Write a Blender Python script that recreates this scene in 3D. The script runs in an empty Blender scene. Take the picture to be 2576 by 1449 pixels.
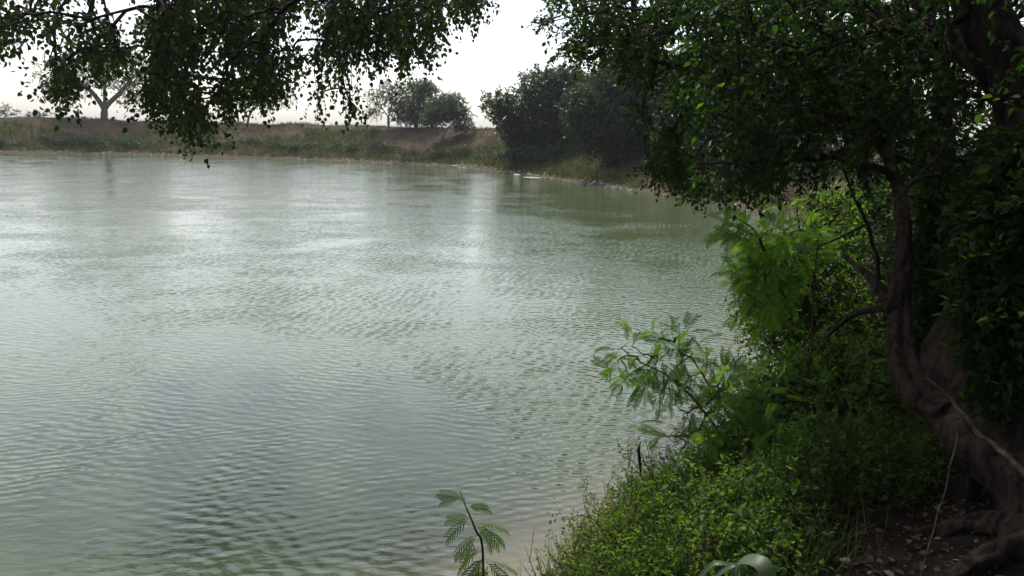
import bpy, math, random
import numpy as np
from mathutils import Vector, Matrix
rng = np.random.default_rng(7); random.seed(7)
S = bpy.context.scene
COL = S.collection
R = math.radians
# ------------------------------------------------------------------ camera
FPX = 2023.0                       # focal length in the 2576 px wide view of the photograph
CZ = 2.5
CAMR = Matrix.Rotation(R(90 - 10.6), 3, 'X') @ Matrix.Rotation(R(1.5), 3, 'Z')
cam = bpy.data.cameras.new('camera'); cam.sensor_width = 36; cam.lens = 36 * FPX / 2576
cam.clip_start = 0.05; cam.clip_end = 6000
camo = bpy.data.objects.new('camera', cam); COL.objects.link(camo)
camo.matrix_world = Matrix.Translation((0, 0, CZ)) @ CAMR.to_4x4()
S.camera = camo
# ------------------------------------------------------------------ sky, sun, exposure
SUN_AZ, SUN_EL = -18.0, 60.0
w = bpy.data.worlds.new('World'); S.world = w; w.use_nodes = True
nt = w.node_tree; bg = nt.nodes['Background']
sk = nt.nodes.new('ShaderNodeTexSky'); sk.sky_type = 'NISHITA'; sk.sun_disc = False
sk.sun_elevation = R(SUN_EL); sk.sun_rotation = R(SUN_AZ)
sk.air_density = 1.0; sk.dust_density = 2.2; sk.altitude = 0
hsv = nt.nodes.new('ShaderNodeHueSaturation'); hsv.inputs['Saturation'].default_value = .5      # thin white overcast
nt.links.new(sk.outputs[0], hsv.inputs['Color']); nt.links.new(hsv.outputs[0], bg.inputs[0]); bg.inputs[1].default_value = 0.15
sun = bpy.data.lights.new('sun', 'SUN'); sun.energy = 2.4; sun.angle = R(4); sun.color = (1, .95, .87)
so = bpy.data.objects.new('sun', sun); COL.objects.link(so)
sd = Vector((math.sin(R(SUN_AZ)) * math.cos(R(SUN_EL)), math.cos(R(SUN_AZ)) * math.cos(R(SUN_EL)), math.sin(R(SUN_EL))))
so.rotation_euler = sd.to_track_quat('Z', 'Y').to_euler(); so.location = (0, 0, 30)
S.view_settings.view_transform = 'Standard'; S.view_settings.look = 'None'
S.view_settings.gamma = 1; S.view_settings.use_curve_mapping = False
S.view_settings.exposure = 0.75
S.render.engine = 'CYCLES'
S.cycles.max_bounces = 8; S.cycles.transparent_max_bounces = 8

# ------------------------------------------------------------------ helpers: places
CR = np.array(CAMR)
def ray(x, y):
    v = np.stack([(np.asarray(x, float) - 1288) / FPX, -(np.asarray(y, float) - 724.5) / FPX, -np.ones(np.shape(x))], -1)
    return v @ CR.T
def P(x, y, d):                    # point seen at a photograph position, d metres away over the ground
    v = ray(x, y); h = np.sqrt(v[..., 0]**2 + v[..., 1]**2)
    return np.array([0, 0, CZ]) + v * (np.asarray(d) / h)[..., None]
def W(x, y, z=0.0):                # the same at a known height
    v = ray(x, y); t = (z - CZ) / v[2]
    return np.array([0, 0, CZ]) + v * t
def proj(p):
    q = (p - np.array([0, 0, CZ])) @ CR
    d = -q[:, 2]; dd = np.where(d > .05, d, 1e9)
    return 1288 + FPX * q[:, 0] / dd, 724.5 - FPX * q[:, 1] / dd, d
# value noise
_T = rng.random((256, 256))
def vn(x, y):
    xi = np.floor(x).astype(int); yi = np.floor(y).astype(int); fx = x - xi; fy = y - yi
    fx = fx*fx*(3-2*fx); fy = fy*fy*(3-2*fy)
    a = _T[xi & 255, yi & 255]; b = _T[(xi+1) & 255, yi & 255]; c = _T[xi & 255, (yi+1) & 255]; d = _T[(xi+1) & 255, (yi+1) & 255]
    return (a*(1-fx)+b*fx)*(1-fy) + (c*(1-fx)+d*fx)*fy - .5
def sst(a, b, x): t = np.clip((x-a)/(b-a), 0, 1); return t*t*(3-2*t)
# shoreline
far = [W(*p)[:2] for p in [(-60, 383), (120, 385), (300, 388), (520, 395), (720, 400), (860, 405), (1000, 411), (1150, 420), (1230, 430), (1300, 437), (1380, 448), (1450, 460), (1530, 470), (1600, 480), (1680, 494), (1750, 505), (1850, 525), (2000, 552)]]
near = [W(*p)[:2] for p in [(2120, 640), (2080, 760), (2010, 900), (1900, 1060), (1760, 1180), (1650, 1262), (1585, 1300), (1480, 1370), (1385, 1449), (1300, 1540)]]
SH = [np.array([-260., 96.])] + [np.array([-120., 84.])] + far + near + [np.array(p) for p in [(-.6, 3.2), (-2, 2.9), (-5, 2.2), (-12, 0.), (-40, -6), (-260, -20)]]
SH = np.array(SH)
def shore(x, y):                   # signed distance to the shore, + on land
    x = np.asarray(x, float); y = np.asarray(y, float)
    best = np.full(x.shape, 1e9); ins = np.zeros(x.shape, bool)
    n = len(SH)
    for i in range(n):
        a = SH[i]; b = SH[(i+1) % n]
        if i < n-1:
            e = b - a; t = np.clip(((x-a[0])*e[0] + (y-a[1])*e[1]) / (e@e), 0, 1)
            best = np.minimum(best, np.hypot(x-a[0]-t*e[0], y-a[1]-t*e[1]))
        c = ((a[1] > y) != (b[1] > y)) & (x < (b[0]-a[0]) * (y-a[1]) / (b[1]-a[1]+1e-12) + a[0])
        ins ^= c
    return np.where(ins, -best, best)
def damw(x, y): return sst(26, 40, y) * sst(13, 2, x)
def height(x, y):
    x = np.asarray(x, float); y = np.asarray(y, float)
    d = shore(x, y)
    d = d + (.35*vn(x*.9+9, y*.9) + .9*vn(x*.22, y*.22)) * sst(.0, 6, np.hypot(x, y)-4)*.9 + .16*vn(x*3, y*3)
    dm = np.interp(d, [-6, -1, 0, .8, 2, 5, 7.5, 9, 13, 24, 60], [-1.6, -.25, 0, .18, .65, 1.95, 2.95, 3.2, 3.15, -.6, -1.5])
    rt = np.interp(d, [-6, -1, 0, .8, 2, 5, 9, 60], [-1.6, -.25, 0, .2, .5, 1.35, 1.9, 2.1])
    nr = np.interp(d, [-4, -1, 0, .3, 1, 2, 3.2, 8, 30], [-1.2, -.3, 0, .12, .42, .78, .95, 1.15, 1.6])
    wd = damw(x, y); wn = sst(16, 9, y)
    b = nr*wn + rt*(1-wn)
    z = dm*wd + b*(1-wd)
    land = sst(0, 1.5, d)
    z = z + land*(.30*vn(x*.35, y*.35+40)*sst(8, 20, y) + .16*vn(x*1.1, y*1.1) + .06*vn(x*4, y*4) + .03*vn(x*11, y*11))
    return z
def gz(x, y): return float(height(np.array([x]), np.array([y]))[0])
def dshore(px, sdist):             # distance along a photograph column at which the far bank is sdist metres inland
    t = np.arange(22, 130, .1); v = ray(px, 355 + (px-1288)*.026); v = v[:2]/np.hypot(v[0], v[1]); s = shore(v[0]*t, v[1]*t)
    k = np.where(s < -.5)[0][-1] if (s < -.5).any() else 0
    return float(t[k + int(np.argmax(s[k:] > sdist))])
def G(px, d, dz=0.0):              # ground point at a distance, in the direction of a photograph column
    p = P(px, 355 + (px-1288)*.026, d); return np.array([p[0], p[1], gz(p[0], p[1]) + dz])

# ------------------------------------------------------------------ helpers: objects
def tag(o, label=None, cat=None, group=None, kind=None):
    for k, v in (('label', label), ('category', cat), ('group', group), ('kind', kind)):
        if v: o[k] = v
    return o
def empty(name, loc):
    o = bpy.data.objects.new(name, None); COL.objects.link(o); o.location = [float(c) for c in loc]; o.empty_display_size = .2
    return o
def link(name, me, m, parent=None):
    if m is not None and not me.materials: me.materials.append(m)
    o = bpy.data.objects.new(name, me); COL.objects.link(o)
    if parent is not None:
        o.parent = parent; o.matrix_parent_inverse = Matrix.Translation(parent.location).inverted()
    return o
def mesh_np(name, V, F, tint=None, smooth=True, attrs=None):
    """V (n,3); F list of (m,k) index arrays"""
    me = bpy.data.meshes.new(name)
    V = np.ascontiguousarray(V, dtype=np.float32)
    me.vertices.add(len(V)); me.vertices.foreach_set('co', V.ravel())
    F = [np.asarray(f, dtype=np.int32) for f in F if len(f)]
    idx = np.concatenate([f.ravel() for f in F]); tot = np.concatenate([np.full(len(f), f.shape[1]) for f in F])
    st = np.concatenate([[0], np.cumsum(tot)[:-1]]).astype(np.int32)
    me.loops.add(len(idx)); me.loops.foreach_set('vertex_index', idx)
    me.polygons.add(len(st)); me.polygons.foreach_set('loop_start', st)
    if smooth: me.polygons.foreach_set('use_smooth', np.ones(len(st), bool))
    A = dict(attrs or {})
    if tint is not None: A['tint'] = tint
    for k, v in A.items():
        a = me.attributes.new(k, 'FLOAT', 'POINT'); a.data.foreach_set('value', np.ascontiguousarray(v, dtype=np.float32))
    me.update(calc_edges=True); me.validate()
    return me
# leaf templates: verts (side, along, up) and faces
def T_(v, f): return np.array(v, float), [np.array([q for q in f if len(q) == k]) for k in (3, 4) if any(len(q) == k for q in f)]
LEAF = {
 'ovate': T_([(0, 0, 0), (-.42, .28, .12), (-.40, .62, .10), (0, 1, -.10), (.40, .62, .10), (.42, .28, .12)], [(0, 3, 2, 1), (0, 5, 4, 3)]),
 'lance': T_([(0, 0, 0), (-.5, .3, .1), (-.38, .65, .05), (0, 1, -.25), (.38, .65, .05), (.5, .3, .1)], [(0, 3, 2, 1), (0, 5, 4, 3)]),
 'chip': T_([(0, 0, 0), (-.5, .5, .1), (0, 1, -.1), (.5, .5, .1)], [(0, 2, 1), (0, 3, 2)]),
 'blade': T_([(-.5, 0, 0), (.5, 0, 0), (-.35, .6, .0), (.35, .6, 0), (0, 1, .0)], [(0, 1, 3, 2), (2, 3, 4)]),
}
def make_frond(pairs=8):
    v = []; f = []
    def q(*p): i = len(v); v.extend(p); f.append((i, i+1, i+2, i+3))
    q((-.02, 0, 0), (.02, 0, 0), (.012, .5, .05), (-.012, .5, .05)); q((-.012, .5, .05), (.012, .5, .05), (.005, 1, -.1), (-.005, 1, -.1))
    for i in range(pairs):
        t = .16 + .8*i/(pairs-1); z = .05*math.sin(t*3)-.1*t*t; ln = .56*(1-.5*abs(t-.5))
        for s in (-1, 1):
            a = .75 + .2*t; dx, dy = s*math.sin(a)*ln, math.cos(a)*ln; wx, wy = .034*math.cos(a), -.034*s*math.sin(a)
            b = (0, t, z); m = (dx*.5, t+dy*.5, z+.03); e = (dx, t+dy, z-.11)
            q((b[0]-wx*.5, b[1]-wy*.5, b[2]), (m[0]-wx, m[1]-wy, m[2]), (m[0]+wx, m[1]+wy, m[2]), (b[0]+wx*.5, b[1]+wy*.5, b[2]))
            q((m[0]-wx, m[1]-wy, m[2]), (e[0]-wx*.4, e[1]-wy*.4, e[2]), (e[0]+wx*.4, e[1]+wy*.4, e[2]), (m[0]+wx, m[1]+wy, m[2]))
    return T_(v, f)
LEAF['frond'] = make_frond(); LEAF['smallfrond'] = make_frond(5)
def norm(a): return a / (np.linalg.norm(a, axis=-1, keepdims=True) + 1e-9)
def frames(u, n):
    u = norm(u); n = n - (n*u).sum(-1, keepdims=True)*u; n = norm(n); return u, n, np.cross(u, n)
def leaves_mesh(name, kind, pos, u, n, L, Wd, tint):
    tv, tf = LEAF[kind]; N = len(pos); u, n, s = frames(u, n)
    V = (pos[:, None] + u[:, None]*(tv[None, :, 1, None]*L[:, None, None]) + s[:, None]*(tv[None, :, 0, None]*Wd[:, None, None]) + n[:, None]*(tv[None, :, 2, None]*L[:, None, None]))
    k = len(tv); off = (np.arange(N)*k)[:, None, None]
    F = [(f[None] + off).reshape(-1, f.shape[1]) for f in tf]
    return mesh_np(name, V.reshape(-1, 3), F, np.repeat(tint, k), smooth=False)
_var = {}
def variants(kind, mat):
    if (kind, mat.name) not in _var:
        tv, tf = LEAF[kind]; out = []
        for i in range(8):
            v = tv[:, [0, 1, 2]].copy(); v[:, 2] = tv[:, 2]
            me = mesh_np(kind + '_leaf', v, tf, np.full(len(v), (i+.5)/8), smooth=False); me.materials.append(mat); out.append(me)
        _var[(kind, mat.name)] = out
    return _var[(kind, mat.name)]
STAT = [0, 0]
def put_leaves(parent, kind, mat, pos, u, n, L, Wd, tint, split=300, pname='leaf', minpx=3.0):
    """the leaves that show largest become parts of their own, the rest one mesh"""
    N = len(pos); top = np.zeros(N, bool)
    if split:
        X, Y, D = proj(pos); s = L*FPX/np.maximum(D, .3); s[(X < 0) | (X > 2576) | (Y < 0) | (Y > 1449) | (D < .3)] = 0
        o = np.argsort(-s)[:split]; o = o[s[o] > minpx*2.5]; top[o] = True
        vs = variants(kind, mat); uu, nn, ss = frames(u[top], n[top]); pp = pos[top]; LL = L[top]; WW = Wd[top]; tt = tint[top]
        inv = Matrix.Translation(parent.location).inverted()
        for i in range(len(pp)):
            ob = bpy.data.objects.new(pname, vs[int(min(7, tt[i]*8))]); COL.objects.link(ob); ob.parent = parent
            a, b, c, p = ss[i]*WW[i], uu[i]*LL[i], nn[i]*LL[i], pp[i]
            ob.matrix_local = inv @ Matrix(((a[0], b[0], c[0], p[0]), (a[1], b[1], c[1], p[1]), (a[2], b[2], c[2], p[2]), (0, 0, 0, 1)))
        STAT[0] += len(pp)
    r = ~top
    if r.any():
        ob = link('foliage', leaves_mesh('foliage', kind, pos[r], u[r], n[r], L[r], Wd[r], tint[r]), mat, parent); ob['kind'] = 'stuff'
        STAT[1] += int(r.sum())
def segs_mesh(name, A, B, ra, rb, sides=5):
    A = np.asarray(A); B = np.asarray(B); n = len(A); u = norm(B-A)
    ref = np.where(np.abs(u[:, 2:3]) > .9, np.array([[1., 0, 0]]), np.array([[0, 0, 1.]]))
    s = norm(np.cross(u, ref)); t = np.cross(u, s)
    th = np.arange(sides)/sides*2*np.pi
    c = s[:, None]*np.cos(th)[None, :, None] + t[:, None]*np.sin(th)[None, :, None]
    V = np.concatenate([A[:, None] + c*ra[:, None, None], B[:, None] + c*rb[:, None, None]], 1).reshape(-1, 3)
    i = np.arange(sides); q = np.stack([i, (i+1) % sides, (i+1) % sides + sides, i+sides], 1)
    return V, (q[None] + (np.arange(n)*2*sides)[:, None, None]).reshape(-1, 4)
def catmull(pts, rad, k=8):
    p = np.array(pts, float); r = np.array(rad, float); p = np.vstack([2*p[0]-p[1], p, 2*p[-1]-p[-2]]); out = []; ro = []
    for i in range(1, len(p)-2):
        for j in range(k):
            t = j/k; out.append(.5*((2*p[i]) + (-p[i-1]+p[i+1])*t + (2*p[i-1]-5*p[i]+4*p[i+1]-p[i+2])*t*t + (-p[i-1]+3*p[i]-3*p[i+1]+p[i+2])*t**3))
            ro.append(r[i-1]*(1-t)+r[min(i, len(r)-1)]*t)
    out.append(p[-2]); ro.append(r[-1]); return np.array(out), np.array(ro)
def tube(pts, rad, sides=14, rough=.12, k=8, ph=0.):
    p, r = catmull(pts, rad, k); n = len(p); tg = np.gradient(p, axis=0); tg = norm(tg)
    s = np.cross(tg[0], [0.3, .9, .1]); s /= np.linalg.norm(s); V = []
    for i in range(n):
        s = s - (s@tg[i])*tg[i]; s /= np.linalg.norm(s); t = np.cross(tg[i], s)
        th = np.arange(sides)/sides*2*np.pi
        m = 1 + rough*(1.4*vn(np.cos(th)*1.3+ph+7, np.sin(th)*1.3+i*.12) + 1.2*vn(th*2.2+ph, np.full(sides, i*.5)) + .5*np.sin(th*3+ph+i*.08)*.5)
        V.append(p[i] + r[i]*m[:, None]*(np.cos(th)[:, None]*s + np.sin(th)[:, None]*t))
    V = np.array(V).reshape(-1, 3); i = np.arange(sides); q = np.stack([i, (i+1) % sides, (i+1) % sides+sides, i+sides], 1)
    F = (q[None] + (np.arange(n-1)*sides)[:, None, None]).reshape(-1, 4)
    V = np.vstack([V, p[-1], p[0]]); a = (n-1)*sides + i
    F3 = np.concatenate([np.stack([a, (n-1)*sides+(i+1) % sides, np.full(sides, n*sides)], 1), np.stack([i, np.full(sides, n*sides+1), (i+1) % sides], 1)])
    return V, F, F3, p, r
def join_tubes(ts):
    V = []; Q = []; Tr = []; o = 0
    for t in ts: V.append(t[0]); Q.append(t[1]+o); Tr.append(t[2]+o); o += len(t[0])
    return np.vstack(V), [np.vstack(Q), np.vstack(Tr)]
def grow(trunk_pts, trunk_r, C, r0=.004, power=.45, jit=.12, wpath=.35, sub=3):
    """connect crown points C to the nearest wood, each through points already joined; returns branch segments"""
    tp = np.asarray(trunk_pts); m = len(tp); n = len(C)
    dist0 = np.min(np.linalg.norm(C[:, None]-tp[None], axis=2), 1) if n*m < 4e7 else np.linalg.norm(C-tp[-1], axis=1)
    o = np.argsort(dist0); C = C[o]
    N = np.vstack([tp, C]); cost = np.zeros(m+n); par = np.full(m+n, -1); cnt = np.zeros(m+n)
    for i in range(m, m+n):
        d = np.linalg.norm(N[:i]-N[i], axis=1); c = d*1.0 + d*d*.6 + wpath*cost[:i]; j = int(np.argmin(c)); par[i] = j; cost[i] = cost[j]+d[j]
    cnt[m:] = 1
    for i in range(m+n-1, m-1, -1): cnt[par[i]] += cnt[i]
    rad = r0*np.maximum(cnt, 1)**power; trr = np.asarray(trunk_r); rad[:m] = trr
    i = np.arange(m, m+n); A = N[par[i]]; B = N[i]; ra = np.minimum(rad[par[i]], rad[i]*1.6); rb = rad[i]
    L = np.linalg.norm(B-A, axis=1); SA = []; SB = []; RA = []; RB = []; prev = A; j1 = rng.normal(0, 1, (n, 3)); j2 = rng.normal(0, 1, (n, 3))
    for k in range(1, sub+1):
        t = k/sub; q = A*(1-t)+B*t
        if k < sub: q = q + (j1*math.sin(t*math.pi) + j2*math.sin(2*t*math.pi)*.6) * (jit*.5*L)[:, None] + np.array([0, 0, 1])*(L*.10*math.sin(t*math.pi))[:, None]
        SA.append(prev); SB.append(q); RA.append(ra*(1-(k-1)/sub)+rb*(k-1)/sub); RB.append(ra*(1-t)+rb*t); prev = q
    return C, norm(B-A), np.vstack(SA), np.vstack(SB), np.concatenate(RA), np.concatenate(RB)
def blobs(bl, n):
    """points in ellipsoids, denser to the surface; bl = [(centre, (rx,ry,rz))]"""
    vol = np.array([b[1][0]*b[1][1]*b[1][2] for b in bl])**.7; k = rng.choice(len(bl), n, p=vol/vol.sum())
    v = norm(rng.normal(0, 1, (n, 3)))*(rng.random(n)**.42)[:, None]
    c = np.array([b[0] for b in bl])[k]; r = np.array([b[1] for b in bl])[k]
    return c + v*r
def sprigs(C, dirs, k, tl, droop, L, asp, kind, lspread=.9, out=.5, Lvar=.25, flat=.5):
    """k leaves on a twig of length tl from every crown point"""
    n = len(C); d = norm(dirs*out + rng.normal(0, .45, (n, 3)) + np.array([0, 0, -droop])); tll = tl*rng.uniform(.6, 1.25, n)
    tips = C + d*tll[:, None]
    t = (np.arange(k)+.6)/k; t = t[None] + rng.uniform(-.3, .3, (n, k))/k
    pos = C[:, None] + d[:, None]*(tll[:, None]*t)[..., None] + np.array([0, 0, -1])*(droop*.35*tll[:, None]*t*t)[..., None]
    pos = pos + rng.normal(0, .01, (n, k, 3))
    side = norm(rng.normal(0, 1, (n, k, 3)))
    u = norm(d[:, None]*.55 + side*lspread + np.array([0, 0, -droop*.6]))
    nn = norm(np.array([0, 0, 1.])*flat*2 + rng.normal(0, .6, (n, k, 3)))
    LL = L*rng.uniform(1-Lvar, 1+Lvar, (n, k))
    tint = np.clip(rng.random((n, 1))*.6 + rng.random((n, k))*.4, 0, .999)
    f = lambda a: a.reshape(n*k, *a.shape[2:])
    return (f(pos), f(u), f(nn), f(LL), f(LL)*asp, f(np.broadcast_to(tint, (n, k)).copy())), (C, tips)

# ------------------------------------------------------------------ materials
def mat(name):
    m = bpy.data.materials.new(name); m.use_nodes = True; n = m.node_tree.nodes; l = m.node_tree.links
    return m, n, l, n['Principled BSDF'], n['Material Output']
def ramp(n, l, src, stops):
    r = n.new('ShaderNodeValToRGB'); e = r.color_ramp.elements
    while len(e) < len(stops): e.new(.5)
    for i, (p, c) in enumerate(stops): e[i].position = p; e[i].color = (*c, 1)
    l.new(src, r.inputs[0]); return r.outputs[0]
def noise(n, l, scale, detail=4, vec=None, rough=.6, dist=0):
    t = n.new('ShaderNodeTexNoise'); t.inputs['Scale'].default_value = scale; t.inputs['Detail'].default_value = detail
    t.inputs['Roughness'].default_value = rough; t.inputs['Distortion'].default_value = dist
    if vec is not None: l.new(vec, t.inputs['Vector'])
    return t
def leaf_mat(name, stops, trans, tw=.35, rough=.42, spec=.35):
    m, n, l, b, out = mat(name)
    at = n.new('ShaderNodeAttribute'); at.attribute_name = 'tint'
    col = ramp(n, l, at.outputs['Fac'], stops)
    g = n.new('ShaderNodeNewGeometry'); nz = noise(n, l, 25, 2, g.outputs['Position'])
    mx = n.new('ShaderNodeMix'); mx.data_type = 'RGBA'; mx.blend_type = 'MULTIPLY'; mx.inputs['Factor'].default_value = .5
    l.new(col, mx.inputs[6]); l.new(ramp(n, l, nz.outputs['Fac'], [(.3, (.6, .6, .6)), (.7, (1.3, 1.25, 1.2))]), mx.inputs[7])
    l.new(mx.outputs[2], b.inputs['Base Color']); b.inputs['Roughness'].default_value = rough; b.inputs['Specular IOR Level'].default_value = spec
    tr = n.new('ShaderNodeBsdfTranslucent'); hs = n.new('ShaderNodeMix'); hs.data_type = 'RGBA'; hs.blend_type = 'MULTIPLY'; hs.inputs['Factor'].default_value = 1
    l.new(mx.outputs[2], hs.inputs[6]); hs.inputs[7].default_value = (*trans, 1); l.new(hs.outputs[2], tr.inputs['Color'])
    ms = n.new('ShaderNodeMixShader'); ms.inputs[0].default_value = tw
    l.new(b.outputs[0], ms.inputs[1]); l.new(tr.outputs[0], ms.inputs[2]); l.new(ms.outputs[0], out.inputs['Surface'])
    return m
M = {}
M['canopy'] = leaf_mat('canopy_leaf', [(0, (.012, .020, .010)), (.6, (.021, .036, .013)), (.93, (.05, .08, .018)), (1, (.11, .14, .025))], (2.6, 3.2, 1.3), .2, .55, .12)
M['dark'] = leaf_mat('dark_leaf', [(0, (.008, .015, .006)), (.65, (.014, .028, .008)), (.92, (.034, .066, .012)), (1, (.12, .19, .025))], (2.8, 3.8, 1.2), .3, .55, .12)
M['bush'] = leaf_mat('bush_leaf', [(0, (.03, .055, .014)), (.6, (.052, .095, .02)), (.93, (.085, .14, .025)), (1, (.16, .19, .06))], (3.2, 3.6, 1.0), .46, .5, .2)
M['lush'] = leaf_mat('lush_leaf', [(0, (.022, .042, .012)), (.45, (.042, .080, .018)), (.85, (.085, .135, .026)), (.95, (.14, .165, .045)), (1, (.22, .16, .08))], (3.0, 3.3, 1.1), .44, .5, .2)
M['frond'] = leaf_mat('feathery_leaf', [(0, (.03, .062, .018)), (.6, (.055, .11, .024)), (1, (.11, .19, .03))], (3.2, 3.4, 1.0), .48, .5, .2)
M['far'] = leaf_mat('far_leaf', [(0, (.025, .042, .018)), (.6, (.042, .066, .024)), (1, (.08, .10, .045))], (2.2, 2.4, 1.4), .3)
M['fardark'] = leaf_mat('far_dark_leaf', [(0, (.014, .023, .011)), (.6, (.026, .042, .016)), (1, (.055, .085, .028))], (2.4, 2.8, 1.4), .3)
M['dry'] = leaf_mat('dry_grass', [(0, (.055, .043, .024)), (.5, (.095, .077, .04)), (1, (.18, .15, .08))], (1.5, 1.4, 1.1), .25, .7, .1)
M['greengrass'] = leaf_mat('bank_grass', [(0, (.03, .042, .016)), (.5, (.06, .085, .025)), (1, (.16, .17, .06))], (1.7, 1.8, 1.1), .3, .6, .1)
M['litter'] = leaf_mat('fallen_leaf', [(0, (.02, .013, .009)), (.5, (.05, .032, .02)), (.9, (.10, .066, .042)), (1, (.24, .18, .13))], (1.2, 1.1, .9), .1, .7, .15)
M['blade'] = leaf_mat('broad_blade', [(0, (.05, .075, .035)), (1, (.09, .125, .06))], (1.6, 1.9, 1.0), .25, .45, .3)
def bark(name, c0, c1, sc=18):
    m, n, l, b, out = mat(name); g = n.new('ShaderNodeNewGeometry'); mp = n.new('ShaderNodeMapping'); mp.inputs['Scale'].default_value = (1, 1, .25)
    l.new(g.outputs['Position'], mp.inputs[0]); z = noise(n, l, sc, 8, mp.outputs[0], .7); l.new(ramp(n, l, z.outputs['Fac'], [(.42, c0), (.6, c1)]), b.inputs['Base Color'])
    b.inputs['Roughness'].default_value = .9; b.inputs['Specular IOR Level'].default_value = .15
    bp = n.new('ShaderNodeBump'); bp.inputs['Distance'].default_value = .06; bp.inputs['Strength'].default_value = 1; l.new(z.outputs['Fac'], bp.inputs['Height']); l.new(bp.outputs[0], b.inputs['Normal'])
    return m
M['bark'] = bark('red_brown_bark', (.012, .008, .006), (.065, .042, .032)); M['greybark'] = bark('grey_bark', (.08, .065, .05), (.22, .19, .15))
M['palebark'] = bark('pale_dead_wood', (.05, .035, .026), (.14, .10, .075), 30); M['stem'] = bark('green_stem', (.04, .05, .02), (.09, .11, .04), 30)
def ground_mat():
    m, n, l, b, out = mat('bank_soil'); g = n.new('ShaderNodeNewGeometry'); pos = g.outputs['Position']
    z1 = noise(n, l, .45, 6, pos, .65); z2 = noise(n, l, 3.5, 8, pos, .7); z3 = noise(n, l, 30, 6, pos, .7)
    damc = ramp(n, l, z1.outputs['Fac'], [(.32, (.035, .033, .018)), (.45, (.06, .044, .026)), (.53, (.10, .064, .038)), (.62, (.045, .047, .022))])
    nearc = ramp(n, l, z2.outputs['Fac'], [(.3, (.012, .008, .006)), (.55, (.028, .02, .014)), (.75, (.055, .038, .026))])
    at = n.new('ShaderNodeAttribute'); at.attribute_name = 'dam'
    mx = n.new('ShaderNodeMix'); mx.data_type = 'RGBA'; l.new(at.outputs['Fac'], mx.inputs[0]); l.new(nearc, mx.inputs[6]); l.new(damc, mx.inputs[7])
    wt = n.new('ShaderNodeAttribute'); wt.attribute_name = 'wet'
    mw = n.new('ShaderNodeMix'); mw.data_type = 'RGBA'; l.new(wt.outputs['Fac'], mw.inputs[0]); l.new(mx.outputs[2], mw.inputs[6]); mw.inputs[7].default_value = (.085, .072, .052, 1)
    v = n.new('ShaderNodeMix'); v.data_type = 'RGBA'; v.blend_type = 'MULTIPLY'; v.inputs[0].default_value = .8
    l.new(mw.outputs[2], v.inputs[6]); l.new(ramp(n, l, z3.outputs['Fac'], [(.3, (.55, .55, .55)), (.7, (1.35, 1.3, 1.25))]), v.inputs[7]); l.new(v.outputs[2], b.inputs['Base Color'])
    b.inputs['Roughness'].default_value = .95; b.inputs['Specular IOR Level'].default_value = .15
    bp = n.new('ShaderNodeBump'); bp.inputs['Distance'].default_value = .05; l.new(z3.outputs['Fac'], bp.inputs['Height']); l.new(bp.outputs[0], b.inputs['Normal'])
    return m
M['ground'] = ground_mat()
def stone_mat(name, c0, c1):
    m, n, l, b, out = mat(name); g = n.new('ShaderNodeNewGeometry'); oi = n.new('ShaderNodeObjectInfo'); z = noise(n, l, 7, 6, g.outputs['Position'], .7)
    l.new(ramp(n, l, z.outputs['Fac'], [(.3, c0), (.7, c1)]), b.inputs['Base Color']); b.inputs['Roughness'].default_value = .9
    bp = n.new('ShaderNodeBump'); bp.inputs['Distance'].default_value = .01; l.new(z.outputs['Fac'], bp.inputs['Height']); l.new(bp.outputs[0], b.inputs['Normal'])
    return m
M['stone'] = stone_mat('shore_stone', (.09, .075, .06), (.40, .36, .30)); M['palestone'] = stone_mat('pale_stone', (.22, .20, .17), (.5, .47, .42))
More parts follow.
